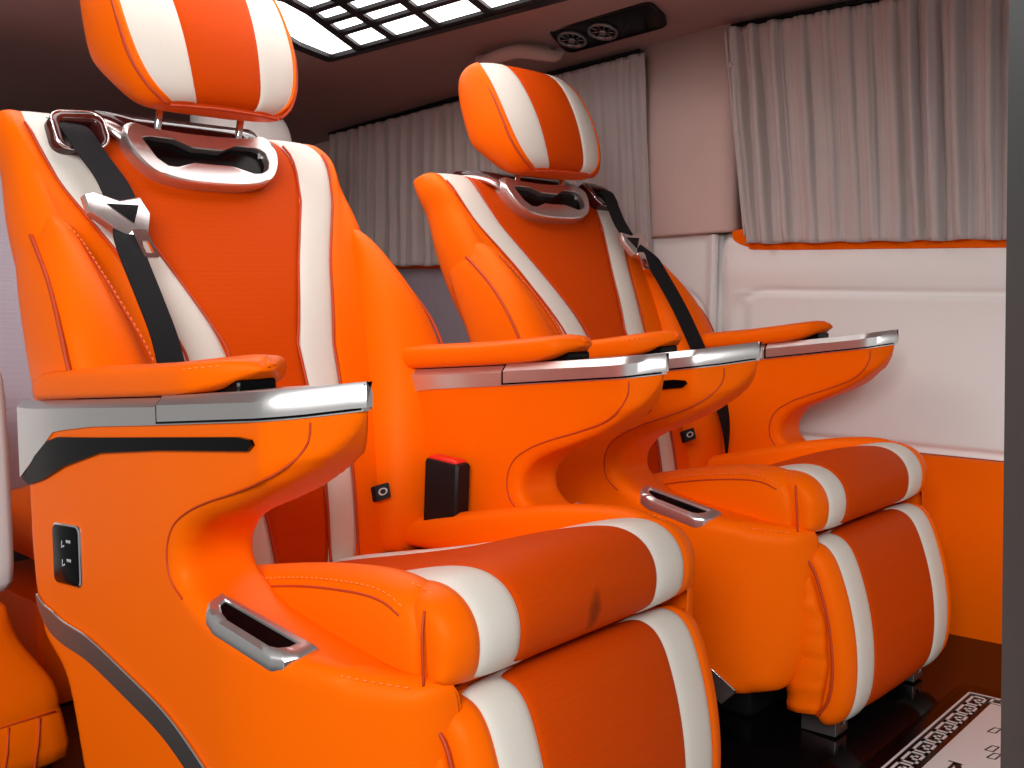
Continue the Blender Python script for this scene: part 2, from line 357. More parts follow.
def build_chair(label, group):
    root = thing('captain_chair', label, 'car seat', group)
    P = {}
    # ---- base
    mb = MB(); mb.box((.12, -.232, .10), (.63, .232, .33), 0, .012); mb.build('seat_pan', 'black', root)
    mb = MB(); mb.box((.18, -.2, FLOOR), (.56, .2, .11), 0, .01); mb.build('pedestal', 'black', root)
    # ---- backrest group
    backs = []
    backs.append(backrest(root))
    sm = seam_back(root).build('seam_piping', 'seam', root); backs.append(sm)
    b0 = bolster(root); sp, sp3, st = bolster_seams()
    for q in (0, 1):
        bb = b0 if q == 0 else b0.mirror()
        o = bb.build('side_bolster', 'orange', root, sub=2); backs.append(o)
        (sp if q == 0 else sp.mirror()).build('seam_piping', 'seam', o)
        if q: sp3.mirror().build('seam_piping', 'seam', o); st.mirror().build('stitching', 'thread', o)
    # label tag by the bolster seam
    mb = MB(); mpt = lambda a, b, dd: S(.152+a*.75, -.150+b*.85, .010+dd+a*.9)
    mb.prism(rrect(-.010, -.014, .010, .014, .003), mpt, -.03, .006, 0)
    tg = mb.build('fabric_tag', 'black', root, angle=40); backs.append(tg)
    mb = MB(); mb.loft([[mpt(r*math.cos(q), r*math.sin(q)*1.1, dd) for q in np.linspace(0, 2*math.pi, 16, endpoint=False)] for r, dd in ((.0062, .005), (.0062, .0072), (.0042, .0072), (.0042, .005))], 0, cap=False)
    mb.build('emblem', 'icon', tg)
    hr = headrest(root); backs.append(hr)
    pm = MB()
    for sg in (1, -1):
        e = [(.006, .100), (.016, .114), (.03, .127), (.06, .143), (.1, .152), (.16, .155), (.21, .152), (.245, .136)]
        pm.tube([Hp(sg*y, s, ip(s, [(-.0, .0), (.02, .009), (.06, .016), (.11, .02), (.16, .016), (.205, .004), (.245, -.02)])-.024*(y/.16)**3-.003) for s, y in cr(e, 4)], .0026, 0, 6)
    pm.tube([Hp(y, .004, .001-.008*(abs(y)/.094)**2.2) for y in np.linspace(-.094, .094, 20)], .0026, 0, 6)
    pm.build('seam_piping', 'seam', hr)
    for sg in (1, -1):
        mb = MB(); mb.tube([S(sg*.072, .40, -.05), Hp(sg*.072, .05, -.055)], .0058, 0, 12)
        mb.build('headrest_post', 'chrome', hr)
    # ---- bezel
    zp = [(-.02, .3735), (.03, .372), (.075, .375), (.105, .388), (.122, .412), (.128, .44), (.124, .468), (.112, .478)]
    outline = [(-a, b) for a, b in zp[::-1]]+zp[1:]
    outline = [(-.118, .468), (-.134, .44), (-.124, .405), (-.098, .377), (-.055, .366), (0, .364), (.055, .366), (.098, .377), (.124, .405), (.134, .44), (.118, .468)]
    body = cr(outline, 4)+[(.09, .461), (.03, .457), (-.03, .457), (-.09, .461)]
    slot = [(-.108, .437), (-.096, .440), (-.050, .438), (-.036, .426), (.036, .426), (.052, .438), (.094, .439), (.107, .432), (.109, .415), (.102, .400), (.086, .392), (.066, .391), (.050, .402), (-.040, .402), (-.054, .392), (-.076, .392), (-.092, .404)]
    # plate with a ring-shaped front face: outer loop -> slot loop
    mpb = lambda a, b, dd: S(a, b, dd+.006-max(0, b-.44)*.2)
    mb = MB()
    def resamp(Q, n, a0):
        Q = np.array(Q); cx, cy = 0, .414; out = []
        Qc = np.vstack([Q, Q[:1]])
        for k in range(n):
            an = 2*math.pi*k/n; dx, dy = math.cos(an)*.2, math.sin(an)*.2; best = None
            for i in range(len(Q)):
                p, q = Qc[i], Qc[i+1]; e = q-p; den = dx*e[1]-dy*e[0]
                if abs(den) < 1e-12: continue
                t = ((p[0]-cx)*e[1]-(p[1]-cy)*e[0])/den; u = ((p[0]-cx)*dy-(p[1]-cy)*dx)/den
                if t > 0 and -1e-6 <= u <= 1+1e-6 and (best is None or t > best): best = t
            out.append((cx+dx*best, cy+dy*best))
        return np.array(out)
    n = 160; ou = resamp(body, n, 0); il = resamp(slot, n, 0); mid = lambda t: ou*(1-t)+il*t
    rg = [(ou, -.05), (ou, .010), (mid(.06), .017), (mid(.12), .0195), (mid(.9), .0195), (mid(.97), .0185), (il, .014), (il, -.01)]
    mb.loft([[mpb(a, b, dd) for a, b in q] for q, dd in rg], 0, cap=False)
    bz = mb.build('headrest_bezel', 'silver', root, angle=24); backs.append(bz)
    mb = MB(); mb.prism(il, mpb, -.03, .006); mb.build('slot_recess', 'gloss', bz, angle=40)
    for sg in (1, -1):      # horns curling back over the shoulders
        p = cr([(.098, .41, .008), (.128, .445, .008), (.142, .472, -.012), (.160, .492, -.045), (.172, .502, -.085), (.165, .502, -.125)], 5)
        rings = []; mb = MB()
        for k, (y, s, dd) in enumerate(p):
            w = .011+.006*math.sin(math.pi*k/(len(p)-1)); t = .006
            rings.append([S(sg*(y+w*c1), s+t*c2+.004, dd+w*.3*c2) for c1, c2 in ((-1, -.6), (-.9, .5), (-.3, 1), (.4, .9), (1, .2), (.9, -.8), (0, -1))])
        mb.loft(rings, 0); mb.build('bezel_horn', 'silver', bz)
    mb = MB(); rings = []
    for s, dd, w in ((.452, .012, .108), (.470, .010, .118), (.488, -.004, .128), (.505, -.022, .135), (.522, -.05, .135), (.536, -.075, .13), (.536, -.10, .125)):
        rings.append([S(y, s, dd) for y in np.linspace(-w, w, 9)]+[S(y, s-.03, dd-.01) for y in np.linspace(w, -w, 9)])
    mb.loft(rings, 0); mb.build('headrest_well', 'burg', bz)
    # ---- cushion
    st_ = [(.08, .300, .10, .25), (.15, .332, .15, .26), (.23, .350, .22, .28), (.31, .366, .30, .30), (.38, .383, .37, .31), (.45, .402, .44, .325), (.52, .426, .50, .335), (.575, .445, .54, .342), (.62, .456, .57, .346), (.65, .457, .59, .348),
           (.675, .447, .61, .35), (.691, .430, .62, .351), (.699, .408, .63, .352), (.698, .385, .64, .352), (.691, .366, .648, .352), (.676, .354, .655, .352)]
    rings = []
    IN = [(.08, .04), (.15, .045), (.31, .055), (.45, .09), (.55, .115), (.62, .125), (.7, .128)]; OU = [(.08, .09), (.15, .095), (.31, .11), (.45, .145), (.55, .177), (.62, .187), (.7, .19)]
    for k, (x, z, xb, zb) in enumerate(st_):
        pq = st_[max(k-1, 0)], st_[min(k+1, len(st_)-1)]; tx, tz = pq[1][0]-pq[0][0], pq[1][1]-pq[0][1]; L = math.hypot(tx, tz); nx, nz = -tz/L, tx/L
        xs = x if k < 9 else .7
        i, o = ip(xs, IN), ip(xs, OU); e = ip(xs, [(.1, .20), (.58, .20), (.62, .225), (.7, .236)])
        cw = .010*min(1, max(0, (x-.1)/.2))*(1 if k < 9 else min(1, max(0, (z-.385)/.07)))
        def q(y, dd):
            g = cw*(1-(y/.13)**2) if abs(y) < .13 else 0
            return V(x+nx*(dd+g), y, z+nz*(dd+g))
        half = [(0, 0), (i*.5, 0), (i-.014, 0), (i-.004, -.001), (i, -.005), (i+.005, .001), ((i+o)/2, .003), (o-.005, .001), (o, -.005), (o+.005, -.001), (o+.014, -.001), (e-.014, -.005), (e-.003, -.014), (e, -.03)]
        if k >= len(st_)-2: half = [(y, dd*.4) for y, dd in half]
        B = [(e-.004, 0), (e*.5, 0)]
        top = [q(y, dd) for y, dd in half]; topm = [q(-y, dd) for y, dd in half]
        rings.append(top+[V(xb, y, zb) for y, _ in B]+[V(xb, 0, zb)]+[V(xb, -y, zb) for y, _ in B[::-1]]+topm[1:][::-1])
    n2 = len(rings[0])
    def mt(i, j):
        j = min(j, n2-1-j)
        return 1 if j < 4 else (2 if j <= 7 else 0)
    mb = MB(); mb.loft(rings, mt); cu = mb.build('seat_cushion', ['orange', 'perf', 'white'], root, sub=2)
    for sg in (1, -1):
        mb = MB()
        p = [(.60, .4535), (.63, .4515), (.655, .4445), (.672, .433), (.684, .415), (.688, .395), (.684, .375)]
        stitches(mb, [V(x, sg*.215, z+.0005) for x, z in cr([(a+.004, b+.002) for a, b in p], 6)])
        mb.build('stitching', 'thread', cu)
    # cushion side bolsters
    rings = []
    for x, z, w in ((.10, .335, .8), (.13, .362, .95), (.2, .387, 1), (.33, .417, 1), (.46, .446, 1), (.55, .459, 1), (.60, .462, 1), (.632, .457, .98), (.648, .446, .94), (.656, .425, .88)):
        b = .335; a0, a1 = .182, .182+.062*w
        rings.append([V(x, y, zz) for y, zz in ((a0, b), (a0, z-.02), (a0+.006, z-.006), (a0+.022, z+.002), (a0+.042*w, z-.004), (a1-.005, z-.016), (a1, z-.034), (a1+.002, (z+b)/2), (a1-.002, b+.01), (a1-.008, b))])
    mb = MB(); mb.loft(rings, 0)
    sb = MB(); sq = MB()
    pts = [V(x, .182+.0535, z-.0125) for x, z in cr([(.2, .385), (.33, .414), (.46, .443), (.55, .4555), (.60, .4565), (.63, .447)], 8)]
    stitches(sb, [p+V(0, .001, .003) for p in pts]); sq.tube([p+V(0, .0045, -.006) for p in pts], .0014, 0, 5)
    sq.tube([V(*p) for p in cr([(.6585, .232, .4375), (.664, .2405, .42), (.667, .243, .395), (.668, .243, .366)], 5)], .0016, 0, 5)
    sq2 = MB(); sq2.v, sq2.f, sq2.m = list(sq.v), list(sq.f), list(sq.m)
    for qn in (0, 1):
        o = (mb if qn == 0 else mb.mirror()).build('cushion_bolster', 'orange', root, sub=2)
        (sb if qn == 0 else sb.mirror()).build('stitching', 'thread', o); (sq if qn == 0 else sq.mirror()).build('seam_piping', 'seam', o)
    # ---- leg rest
    lr = [(.655, .343), (.674, .345), (.692, .340), (.707, .325), (.719, .30), (.735, .25), (.746, .19), (.748, .13), (.742, .085), (.728, .058), (.708, .045), (.68, .042)]
    rings = []
    for k, (x, z) in enumerate(lr):
        pq = lr[max(k-1, 0)], lr[min(k+1, len(lr)-1)]; tx, tz = pq[1][0]-pq[0][0], pq[1][1]-pq[0][1]; L = math.hypot(tx, tz); nx, nz = -tz/L, tx/L
        i, o, e = .128, .19, .230-.012*(1 if k in (0, len(lr)-1) else 0)
        t = .5 if k in (0, len(lr)-1) else 1
        half = [(0, .002), (i*.5, .002), (i-.014, 0), (i-.004, -.001), (i, -.005), (i+.005, .001), ((i+o)/2, .003), (o-.005, .001), (o, -.005), (o+.005, -.001), (o+.012, -.001), (e-.014, -.005), (e-.004, -.014), (e, -.034)]
        half = [(y, dd*t) for y, dd in half]
        q = lambda y, dd: V(x+nx*dd, y, z+nz*dd)
        xb = .645; zb = min(.34, max(.06, z))
        rings.append([q(y, dd) for y, dd in half]+[V(xb, e-.006, zb), V(xb, e*.5, zb), V(xb, 0, zb), V(xb, -e*.5, zb), V(xb, -e+.006, zb)]+[q(-y, dd) for y, dd in half[1:][::-1]])
    n3 = len(rings[0])
    def mt3(i, j):
        j = min(j, n3-1-j)
        return 1 if j < 4 else (2 if j <= 7 else 0)
    mb = MB(); mb.loft(rings, mt3); lg = mb.build('leg_rest', ['orange', 'perf', 'white'], root, sub=2)
    for sg in (1, -1):
        mb = MB(); mb.tube([V(x, sg*.2335, z) for x, z in cr([(.668, .33), (.688, .31), (.70, .28), (.716, .22), (.722, .15), (.715, .10), (.695, .07)], 5)], .0024, 0, 6)
        mb.build('seam_piping', 'seam', lg)
    for sg in (1, -1):      # folded side gusset of the leg rest
        rings = []
        for k, z in enumerate(np.linspace(.07, .325, 22)):
            w = .0035*math.sin(k*2.3)+.002*math.sin(k*5.1); x1 = ip(z, [(.07, .70), (.15, .715), (.22, .71), (.29, .688), (.325, .67)])
            rings.append([V(.645, sg*.215, z), V(.645, sg*(.236+w*.4), z), V(.665, sg*(.2395+w), z), V(x1-.008, sg*(.2385+w), z+.004), V(x1, sg*.228, z), V(x1-.03, sg*.215, z)])
        mb = MB(); mb.loft(rings, 0); mb.build('leg_rest_gusset', 'orange', root)
    for yc in (-.155, .165):
        mb = MB(); U = [(-.022, 0), (.022, 0), (.022, .036), (.012, .036), (.012, .013), (-.006, .013), (-.006, .030), (-.010, .036), (-.022, .036)]
        mb.prism(U, lambda a, b, dd: V(.695+dd, yc+a, FLOOR+b), -.055, .006, 0, .0015)
        mb.build('leg_rest_bracket', 'steel', root, angle=30)
    # ---- side shells
    me0 = side_shell(); me1 = mirror_mesh(me0)
    b1 = band(.0, .612, .0022); b1c = MB()
    b2 = band(.352, .616, .0052, .0022, .004)
    b2g = band(.347, .611, .0036, .0012, .0015); padm = arm_pad()
    padst = MB(); stitches(padst, [V(x, -.3345+.046*max(0, (x-.40)/.072)**1.6, ip(x, [(.05, .636), (.3, .657), (.44, .674), (.465, .673)])) for x in np.linspace(.05, .445, 60)])
    hinge = MB(); hinge.box((.36, -.305, .636), (.455, -.255, .659), 0, .004)
    inset = [(.012, .50), (.05, .535), (.085, .558), (.115, .5665), (.20, .575), (.50, .6075), (.522, .607), (.526, .602), (.518, .5955), (.35, .577), (.22, .559), (.13, .532), (.07, .507), (.03, .4955)]
    for sg in (-1, 1):
        mm = (lambda b: b) if sg < 0 else (lambda b: b.mirror())
        o = bpy.data.objects.new('side_console', me0 if sg < 0 else me1); C.objects.link(o); o.parent = root
        bo = mm(b1).build('armrest_trim', 'silver', o, angle=35)
        mm(b2).build('touch_panel', 'silver', o, angle=35)
        mm(b2g).build('panel_gap', 'gloss', o, angle=35)
        p = mm(padm).build('armrest_pad', 'orange', o, sub=1)
        mm(padst).build('stitching', 'thread', o)
        mm(hinge).build('pad_hinge', 'gloss', o, angle=40)
        mb = MB(); mb.prism(inset, lambda a, b, dd: V(a, -yo(a, b)-dd, b), -.01, .0045, 0)
        mm(mb).build('trim_inset', 'gloss', o, angle=40)
        # curved metal strip
        c = cr([(.035, .348), (.055, .329), (.10, .314), (.17, .307), (.26, .285), (.34, .262), (.40, .232), (.47, .187), (.535, .135), (.58, .094)], 6)
        up_, lo_ = [], []
        for k, q in enumerate(c):
            t = c[min(k+1, len(c)-1)]-c[max(k-1, 0)]; t /= np.linalg.norm(t); nn = V(-t[1], t[0]); w = .002+.0135*min(1, k/9)
            up_.append(q+nn*w); lo_.append(q-nn*w)
        mb = MB(); mp = lambda q, dd: V(q[0], -yo(q[0], q[1])-dd, q[1])
        mb.loft([[mp(a, -.012), mp(a, .003), mp(b, .003), mp(b, -.012)] for a, b in zip(up_, lo_)], 0)
        so = mm(mb).build('kick_strip', 'gunmetal', o, angle=40)
        mb = MB(); mb.tube([mp(a, .0025) for a in up_], .0018, 0, 6); mm(mb).build('strip_edge', 'chrome', so)
        # switch panel
        cc = V(.124, .418); ax = V(.985, .16); ay = V(-.16, .985)
        mp = lambda a, b, dd: V(cc[0]+a, -.335-dd, cc[1]+b+a*.08)
        mb = MB(); mb.prism(rrect(-.036, -.040, .036, .040, .010), mp, -.01, .003, 0, .002); sw = mm(mb).build('switch_panel', 'chrome', o, angle=40)
        mb = MB(); mb.prism(rrect(-.0335, -.0375, .032, .0375, .009), mp, -.008, .0042, 0, .0008); mm(mb).build('switch_face', 'gloss', sw, angle=40)
        mb = MB()
        for dx, dz in ((-.006, .012), (-.006, -.012)):
            mb.prism([(dx-.004, dz-.004), (dx+.004, dz-.001), (dx+.0045, dz+.001), (dx-.003, dz-.0015)], mp, .003, .0046)
            mb.prism([(dx-.004, dz-.004), (dx-.003, dz-.0035), (dx-.001, dz+.006), (dx-.002, dz+.006)], mp, .003, .0046)
            for t in range(3): mb.prism(rrect(dx+.010+t*.004, dz+.004, dx+.0125+t*.004, dz+.008, .0008, 2), mp, .003, .0046)
        mm(mb).build('switch_symbol', 'icon', sw)
        # lever bezel on the ledge
        a, b, c_, d_ = lever_map(); ex = (b-a)/np.linalg.norm(b-a); ez = np.cross(ex, V(-.1, -1, -.12)); ez /= np.linalg.norm(ez)
        if ez[2] < 0: ez = -ez
        ey = np.cross(ez, ex); ey = -ey if ey[1] > 0 else ey
        mp = lambda p, q, dd: a+ex*p+ey*q+ez*(dd+.0045-.12*q-2.0*max(0, q-.02)**1.5)
        O_ = [(.0, -.002), (.139, -.004), (.134, .018), (.124, .030), (.110, .035), (.026, .033), (.010, .028), (.0, .016)]
        I_ = [(.013, .004), (.118, .004), (.115, .013), (.107, .021), (.098, .024), (.036, .023), (.024, .019), (.014, .012)]
        def rs(Q, n=72):
            Q = np.array(Q+[Q[0]]); L = np.r_[0, np.cumsum(np.linalg.norm(np.diff(Q, axis=0), axis=1))]; t = np.linspace(0, L[-1], n, endpoint=False)
            return np.c_[np.interp(t, L, Q[:, 0]), np.interp(t, L, Q[:, 1])]
        n = 96; O2 = np.vstack([O_[k]+(np.array(O_[(k+1) % 8])-O_[k])*np.linspace(0, 1, 12, endpoint=False)[:, None] for k in range(8)]); I2 = np.vstack([I_[k]+(np.array(I_[(k+1) % 8])-I_[k])*np.linspace(0, 1, 12, endpoint=False)[:, None] for k in range(8)])
        mid = lambda t: O2*(1-t)+I2*t
        mb = MB(); mb.loft([[mp(u, v, dd) for u, v in Q] for Q, dd in ((O2, -.012), (O2, .001), (mid(.2), .004), (mid(.85), .004), (I2, .002), (I2, -.010))], 0, cap=False)
        lv = mm(mb).build('recline_handle_bezel', 'silver', o, angle=40)
        mb = MB(); mb.prism(I2, mp, -.014, .0005); mm(mb).build('handle_recess', 'gloss', lv, angle=40)
        # seams on the shell
        mb = MB(); st2 = MB()
        sp = cr([(.574, .626), (.572, .606), (.56, .586), (.535, .567), (.49, .549), (.44, .532), (.40, .515), (.37, .494), (.357, .465), (.362, .435), (.385, .416)], 6)
        mb.tube([V(x, -yo(x, z)-.0004, z) for x, z in sp], .0012, 0, 5); mb2 = MB(); mb2.tube([V(x, -yi(x, max(z, .48))+.0004, z) for x, z in sp], .0012, 0, 5); mm(mb2).build('seam_piping', 'seam', o)
        sp2 = [V(x, -yo(x, z)+.012, z-.012) for x, z in cr([(.58, .382), (.62, .377), (.665, .372)], 10)]
        stitches(st2, [p+V(0, -.004, .004) for p in sp2]); 
        mm(mb).build('seam_piping', 'seam', o); mm(st2).build('stitching', 'thread', o)
    return root, backs

def belt(root, sgn):
    """three-point belt hanging over one shoulder; sgn -1 = sitter's right"""
    parts = []
    p = cr([(.212, .462, .004), (.211, .452, .016), (.209, .435, .026), (.199, .40, .030), (.184, .35, .036), (.184, .30, .040), (.192, .27, .044), (.199, .24, .048), (.197, .16, .052), (.195, .08, .058), (.205, -.03, .062), (.225, -.14, .062), (.25, -.22, .04)], 6)
    rings = []
    for k, (y, s, dd) in enumerate(p):
        w = .0225 if s > .3 else .0185
        tl = (.011 if sgn > 0 else -.004)*min(1, max(0, (.30-s)/.06)) if sgn > 0 else -.004   # the strap leans on the bolster
        rings.append([S(sgn*(y-w), s-.004, dd+.001), S(sgn*(y-w), s-.004, dd+.0034), S(sgn*(y+w), s+.004, dd+.0034+tl), S(sgn*(y+w), s+.004, dd+.001+tl)])
    mb = MB(); mb.loft(rings, 0); st = mb.build('seat_belt', 'web', root, angle=40); parts.append(st)
    # shoulder guide
    mp = lambda a, b, dd: S(sgn*(.199+a-b*.12), .443+b-a*.1, dd+.016-max(0, b)*.35)
    def ring(O, I, d0, d1):
        m = MB(); n = len(O)
        mid = lambda t: np.array(O)*(1-t)+np.array(I)*t
        m.loft([[mp(a, b, dd) for a, b in Q] for Q, dd in ((O, d0), (O, d1-.003), (mid(.3), d1), (mid(.7), d1), (I, d1-.003), (I, d0))], 0, cap=False); return m
    O = rrect(-.040, -.034, .040, .034, .022, 6); I = rrect(-.029, -.030, .029, .014, .010, 6)
    g = ring(O, I, -.02, .010).build('belt_guide', 'burg', st); parts
    mb = MB(); mb.tube([mp(a, b, .007) for a, b in O+O[:1]], .0022, 0, 6); mb.build('guide_rim', 'chrome', g)
    # tongue
    mp2 = lambda a, b, dd: S(-sgn*a, b, dd+.037)
    pl = [(-.238, .323), (-.225, .329), (-.190, .316), (-.156, .324), (-.149, .297), (-.162, .265), (-.192, .258), (-.210, .270), (-.238, .296)]
    mb = MB(); mb.prism(pl, mp2, -.004, .010, 0, .003); tg = mb.build('belt_tongue', 'silver', st, angle=40)
    mb = MB(); mb.prism([(-.211, .309), (-.164, .309), (-.180, .280)], mp2, .004, .0112); mb.build('tongue_inset', 'gloss', tg, angle=40)
    sk = lambda Q: [(a-(b-.26)*-.15*0-.178+(.26-b)*.16, b) for a, b in Q]; Ot = sk(rrect(-.0115, .224, .0115, .268, .004, 4)); It = sk(rrect(-.0058, .231, .0058, .250, .0025, 4))
    m = MB(); m.loft([[mp2(a, b, dd) for a, b in Q] for Q, dd in ((Ot, .010), (Ot, .015), (It, .015), (It, .010))], 0, cap=False)
    m.loft([[mp2(a, b, dd) for a, b in Q] for Q, dd in ((It, .010), (Ot, .010))], 0, cap=False)
    m.build('tongue_plate', 'chrome', tg, angle=40)
    return parts
def buckle(root, sgn):
    mb = MB(); mb.box((-.036, -.016, -.06), (.036, .016, .052), 0, .006)
    o = mb.build('belt_buckle', 'black', root, angle=40); o.location = (.252, sgn*.208, .432); o.rotation_euler = (0, .05, 0)
    m = MB(); m.box((-.030, -.012, .046), (.030, .012, .056), 0, .003); m.build('buckle_button', 'red', o)
    return o

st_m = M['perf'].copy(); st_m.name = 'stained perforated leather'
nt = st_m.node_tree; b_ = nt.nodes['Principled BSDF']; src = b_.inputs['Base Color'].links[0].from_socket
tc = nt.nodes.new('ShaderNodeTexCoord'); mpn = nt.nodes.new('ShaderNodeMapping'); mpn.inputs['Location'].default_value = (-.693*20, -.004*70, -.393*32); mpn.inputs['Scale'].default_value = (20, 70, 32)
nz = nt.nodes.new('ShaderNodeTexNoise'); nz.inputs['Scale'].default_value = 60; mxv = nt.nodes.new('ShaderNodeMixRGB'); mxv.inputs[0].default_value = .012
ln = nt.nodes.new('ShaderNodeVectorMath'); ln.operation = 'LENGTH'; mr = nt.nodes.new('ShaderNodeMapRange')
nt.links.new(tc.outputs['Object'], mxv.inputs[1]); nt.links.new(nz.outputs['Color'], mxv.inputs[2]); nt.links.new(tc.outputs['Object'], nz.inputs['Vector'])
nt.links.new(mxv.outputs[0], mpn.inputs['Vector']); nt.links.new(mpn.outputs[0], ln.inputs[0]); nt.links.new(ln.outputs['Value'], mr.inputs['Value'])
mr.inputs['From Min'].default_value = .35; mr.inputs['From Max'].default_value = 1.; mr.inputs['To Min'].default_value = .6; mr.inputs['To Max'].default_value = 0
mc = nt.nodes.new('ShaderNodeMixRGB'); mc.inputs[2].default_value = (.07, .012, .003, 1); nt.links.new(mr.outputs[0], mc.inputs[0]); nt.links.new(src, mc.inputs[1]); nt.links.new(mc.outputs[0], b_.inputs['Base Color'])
near, backs = build_chair('orange and ivory captain chair whose outer armrest shows a long black slot and switch panel', 'captain chairs')
# copy the bare chair for the far one, then give each its own belt
def copy_tree(o, parent=None, rec=None):
    c = o.copy(); C.objects.link(c); c.parent = parent
    if rec is not None: rec[o.name] = c
    for ch in list(o.children): copy_tree(ch, c, rec)
    return c
bpy.context.view_layer.update()
rec = {}
fr = copy_tree(near, None, rec)
fr['label'] = 'orange and ivory captain chair beside the curtained wall, belt on its wall-side shoulder'
fbacks = [rec[o.name] for o in backs]
backs += belt(near, -1); buckle(near, 1)
fbacks += belt(fr, 1); buckle(fr, -1)
Mf = Matrix(((.999138947, .0197682046, -.0364771403), (-.0197813694, .99980433, 0), (.0364700028, .000721567784, .999334488))).to_4x4()
fr.matrix_world = Matrix.Translation((.58262, .83, .39987)) @ Mf @ Matrix.Translation((-.59, 0, -.4))
def tweak(parts, ang, piv, shift=(0, 0, 0)):
    T = Matrix.Translation(Vector(piv)+Vector(shift)) @ Matrix.Rotation(ang, 4, 'Y') @ Matrix.Translation(-Vector(piv))
    for o in parts: o.matrix_basis = T @ o.matrix_basis
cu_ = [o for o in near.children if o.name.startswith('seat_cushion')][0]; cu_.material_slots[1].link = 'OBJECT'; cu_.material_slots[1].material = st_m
FAR_BACK = (math.radians(-2.4), (.050, 0, .014))
tweak([o for o in backs if o.name.startswith('headrest') and 'bezel' not in o.name], 0, (0, 0, 0), (.004, .005, 0))
tweak([o for o in fbacks if o.name.startswith('headrest') and 'bezel' not in o.name], 0, (0, 0, 0), (.004, 0, -.017))
tweak(fbacks, FAR_BACK[0], (.14, 0, .33), FAR_BACK[1])

# ------------------------------------------------------------------ the van's interior
K = .08; WL = math.sqrt(1+K*K)
def W(a, z, dd=0.):
    """point on the far side wall: a = world x along it, z = height, dd = distance into the cabin"""
    return V(a+K/WL*dd, 1.33+K*(a-.65)-dd/WL, z)
def wallpoly(name, poly, d0, d1, m, bevel=0., parent=None, sub=0):
    mb = MB(); mb.prism(poly, lambda a, b, dd: W(a, b, dd), d0, d1, 0, bevel); return mb.build(name, m, parent, angle=35)
ZW = [(-1.7, 1.13), (-1.17, 1.19), (-.67, 1.25), (-.13, 1.312), (.12, 1.338), (.45, 1.352), (1.6, 1.365)]
def zc(x): return 1.385+.112*(x-.12) if x < .12 else 1.385+.112*(x-.12)*math.exp(-max(0, x-.12)*2.2)
# floor
mb = MB(); mb.box((-1.75, -.85, -.04), (1.9, 1.45, FLOOR)); struct(mb.build('floor', 'floor', smooth=False))
# ceiling
mb = MB(); rings = []
for x in np.linspace(-1.75, 1.7, 40):
    yw = 1.33+K*(x-.65); z1 = ip(x, ZW); z0 = zc(x); r = []
    for t in np.linspace(0, 1, 12): r.append(V(x, yw+.03-.30*t, z1+(z0-z1)*(1-(1-t)**2.0)))
    for y in np.linspace(yw-.35, -.80, 12): r.append(V(x, y, z0))
    r += [V(x, -.80, z0+.06), V(x, yw+.03, z0+.06)]
    rings.append(r)
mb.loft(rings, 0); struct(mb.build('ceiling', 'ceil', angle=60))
# rear wall
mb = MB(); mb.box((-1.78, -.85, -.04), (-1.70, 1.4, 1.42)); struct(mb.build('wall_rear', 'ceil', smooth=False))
# far wall: sheet behind everything
mb = MB(); mb.prism([(-1.75, -.04), (1.9, -.04), (1.9, 1.44), (-1.75, 1.44)], lambda a, b, dd: W(a, b, dd), -.12, -.03); wl = struct(mb.build('wall_far', 'mauve', smooth=False))
def wpart(name, poly, d0, d1, m, bevel=0.):
    return struct(wallpoly(name, poly, d0, d1, m, bevel, wl))
# white lower wall panels, with the moulded pocket outline
def panel_surface():
    mb = MB(); X = np.linspace(.105, 1.9, 120); Z = np.linspace(.395, .87, 90); g = []
    pk = rrect(.165, .405, 1.85, .735, .05, 8)
    pk = np.array(pk); A, B = pk, np.roll(pk, -1, 0)
    for x in X:
        row = []
        for z in Z:
            q = V(x, z); dm = 9
            ab = B-A; t = np.clip(((q-A)*ab).sum(1)/(ab*ab).sum(1), 0, 1); dm = np.linalg.norm(q-A-ab*t[:, None], axis=1).min()
            ins = (.165 < x < 1.85) and (.405 < z < .735)
            dd = .012+.010*math.exp(-((z-.78)/.05)**2)+(.006 if ins else 0)*min(1, dm/.012)-.007*math.exp(-(dm/.006)**2)
            dd -= .02*max(0, (z-.84)/.03)**2 if z > .84 else 0
            dd -= .016*math.exp(-((x-.105)/.01)**2)
            row.append(W(x, z, dd))
        g.append(row)
    vs = [p for r in g for p in r]; n = len(Z)
    mb.add(vs, [[i*n+j, i*n+j+1, (i+1)*n+j+1, (i+1)*n+j] for i in range(len(X)-1) for j in range(n-1)])
    mb.prism([(.105, .395), (1.9, .395), (1.9, .865), (.105, .865)], lambda a, b, dd: W(a, b, dd), -.03, -.006)
    return mb
o = struct(panel_surface().build('trim_1', 'cream', fixn=False)); o.parent = wl
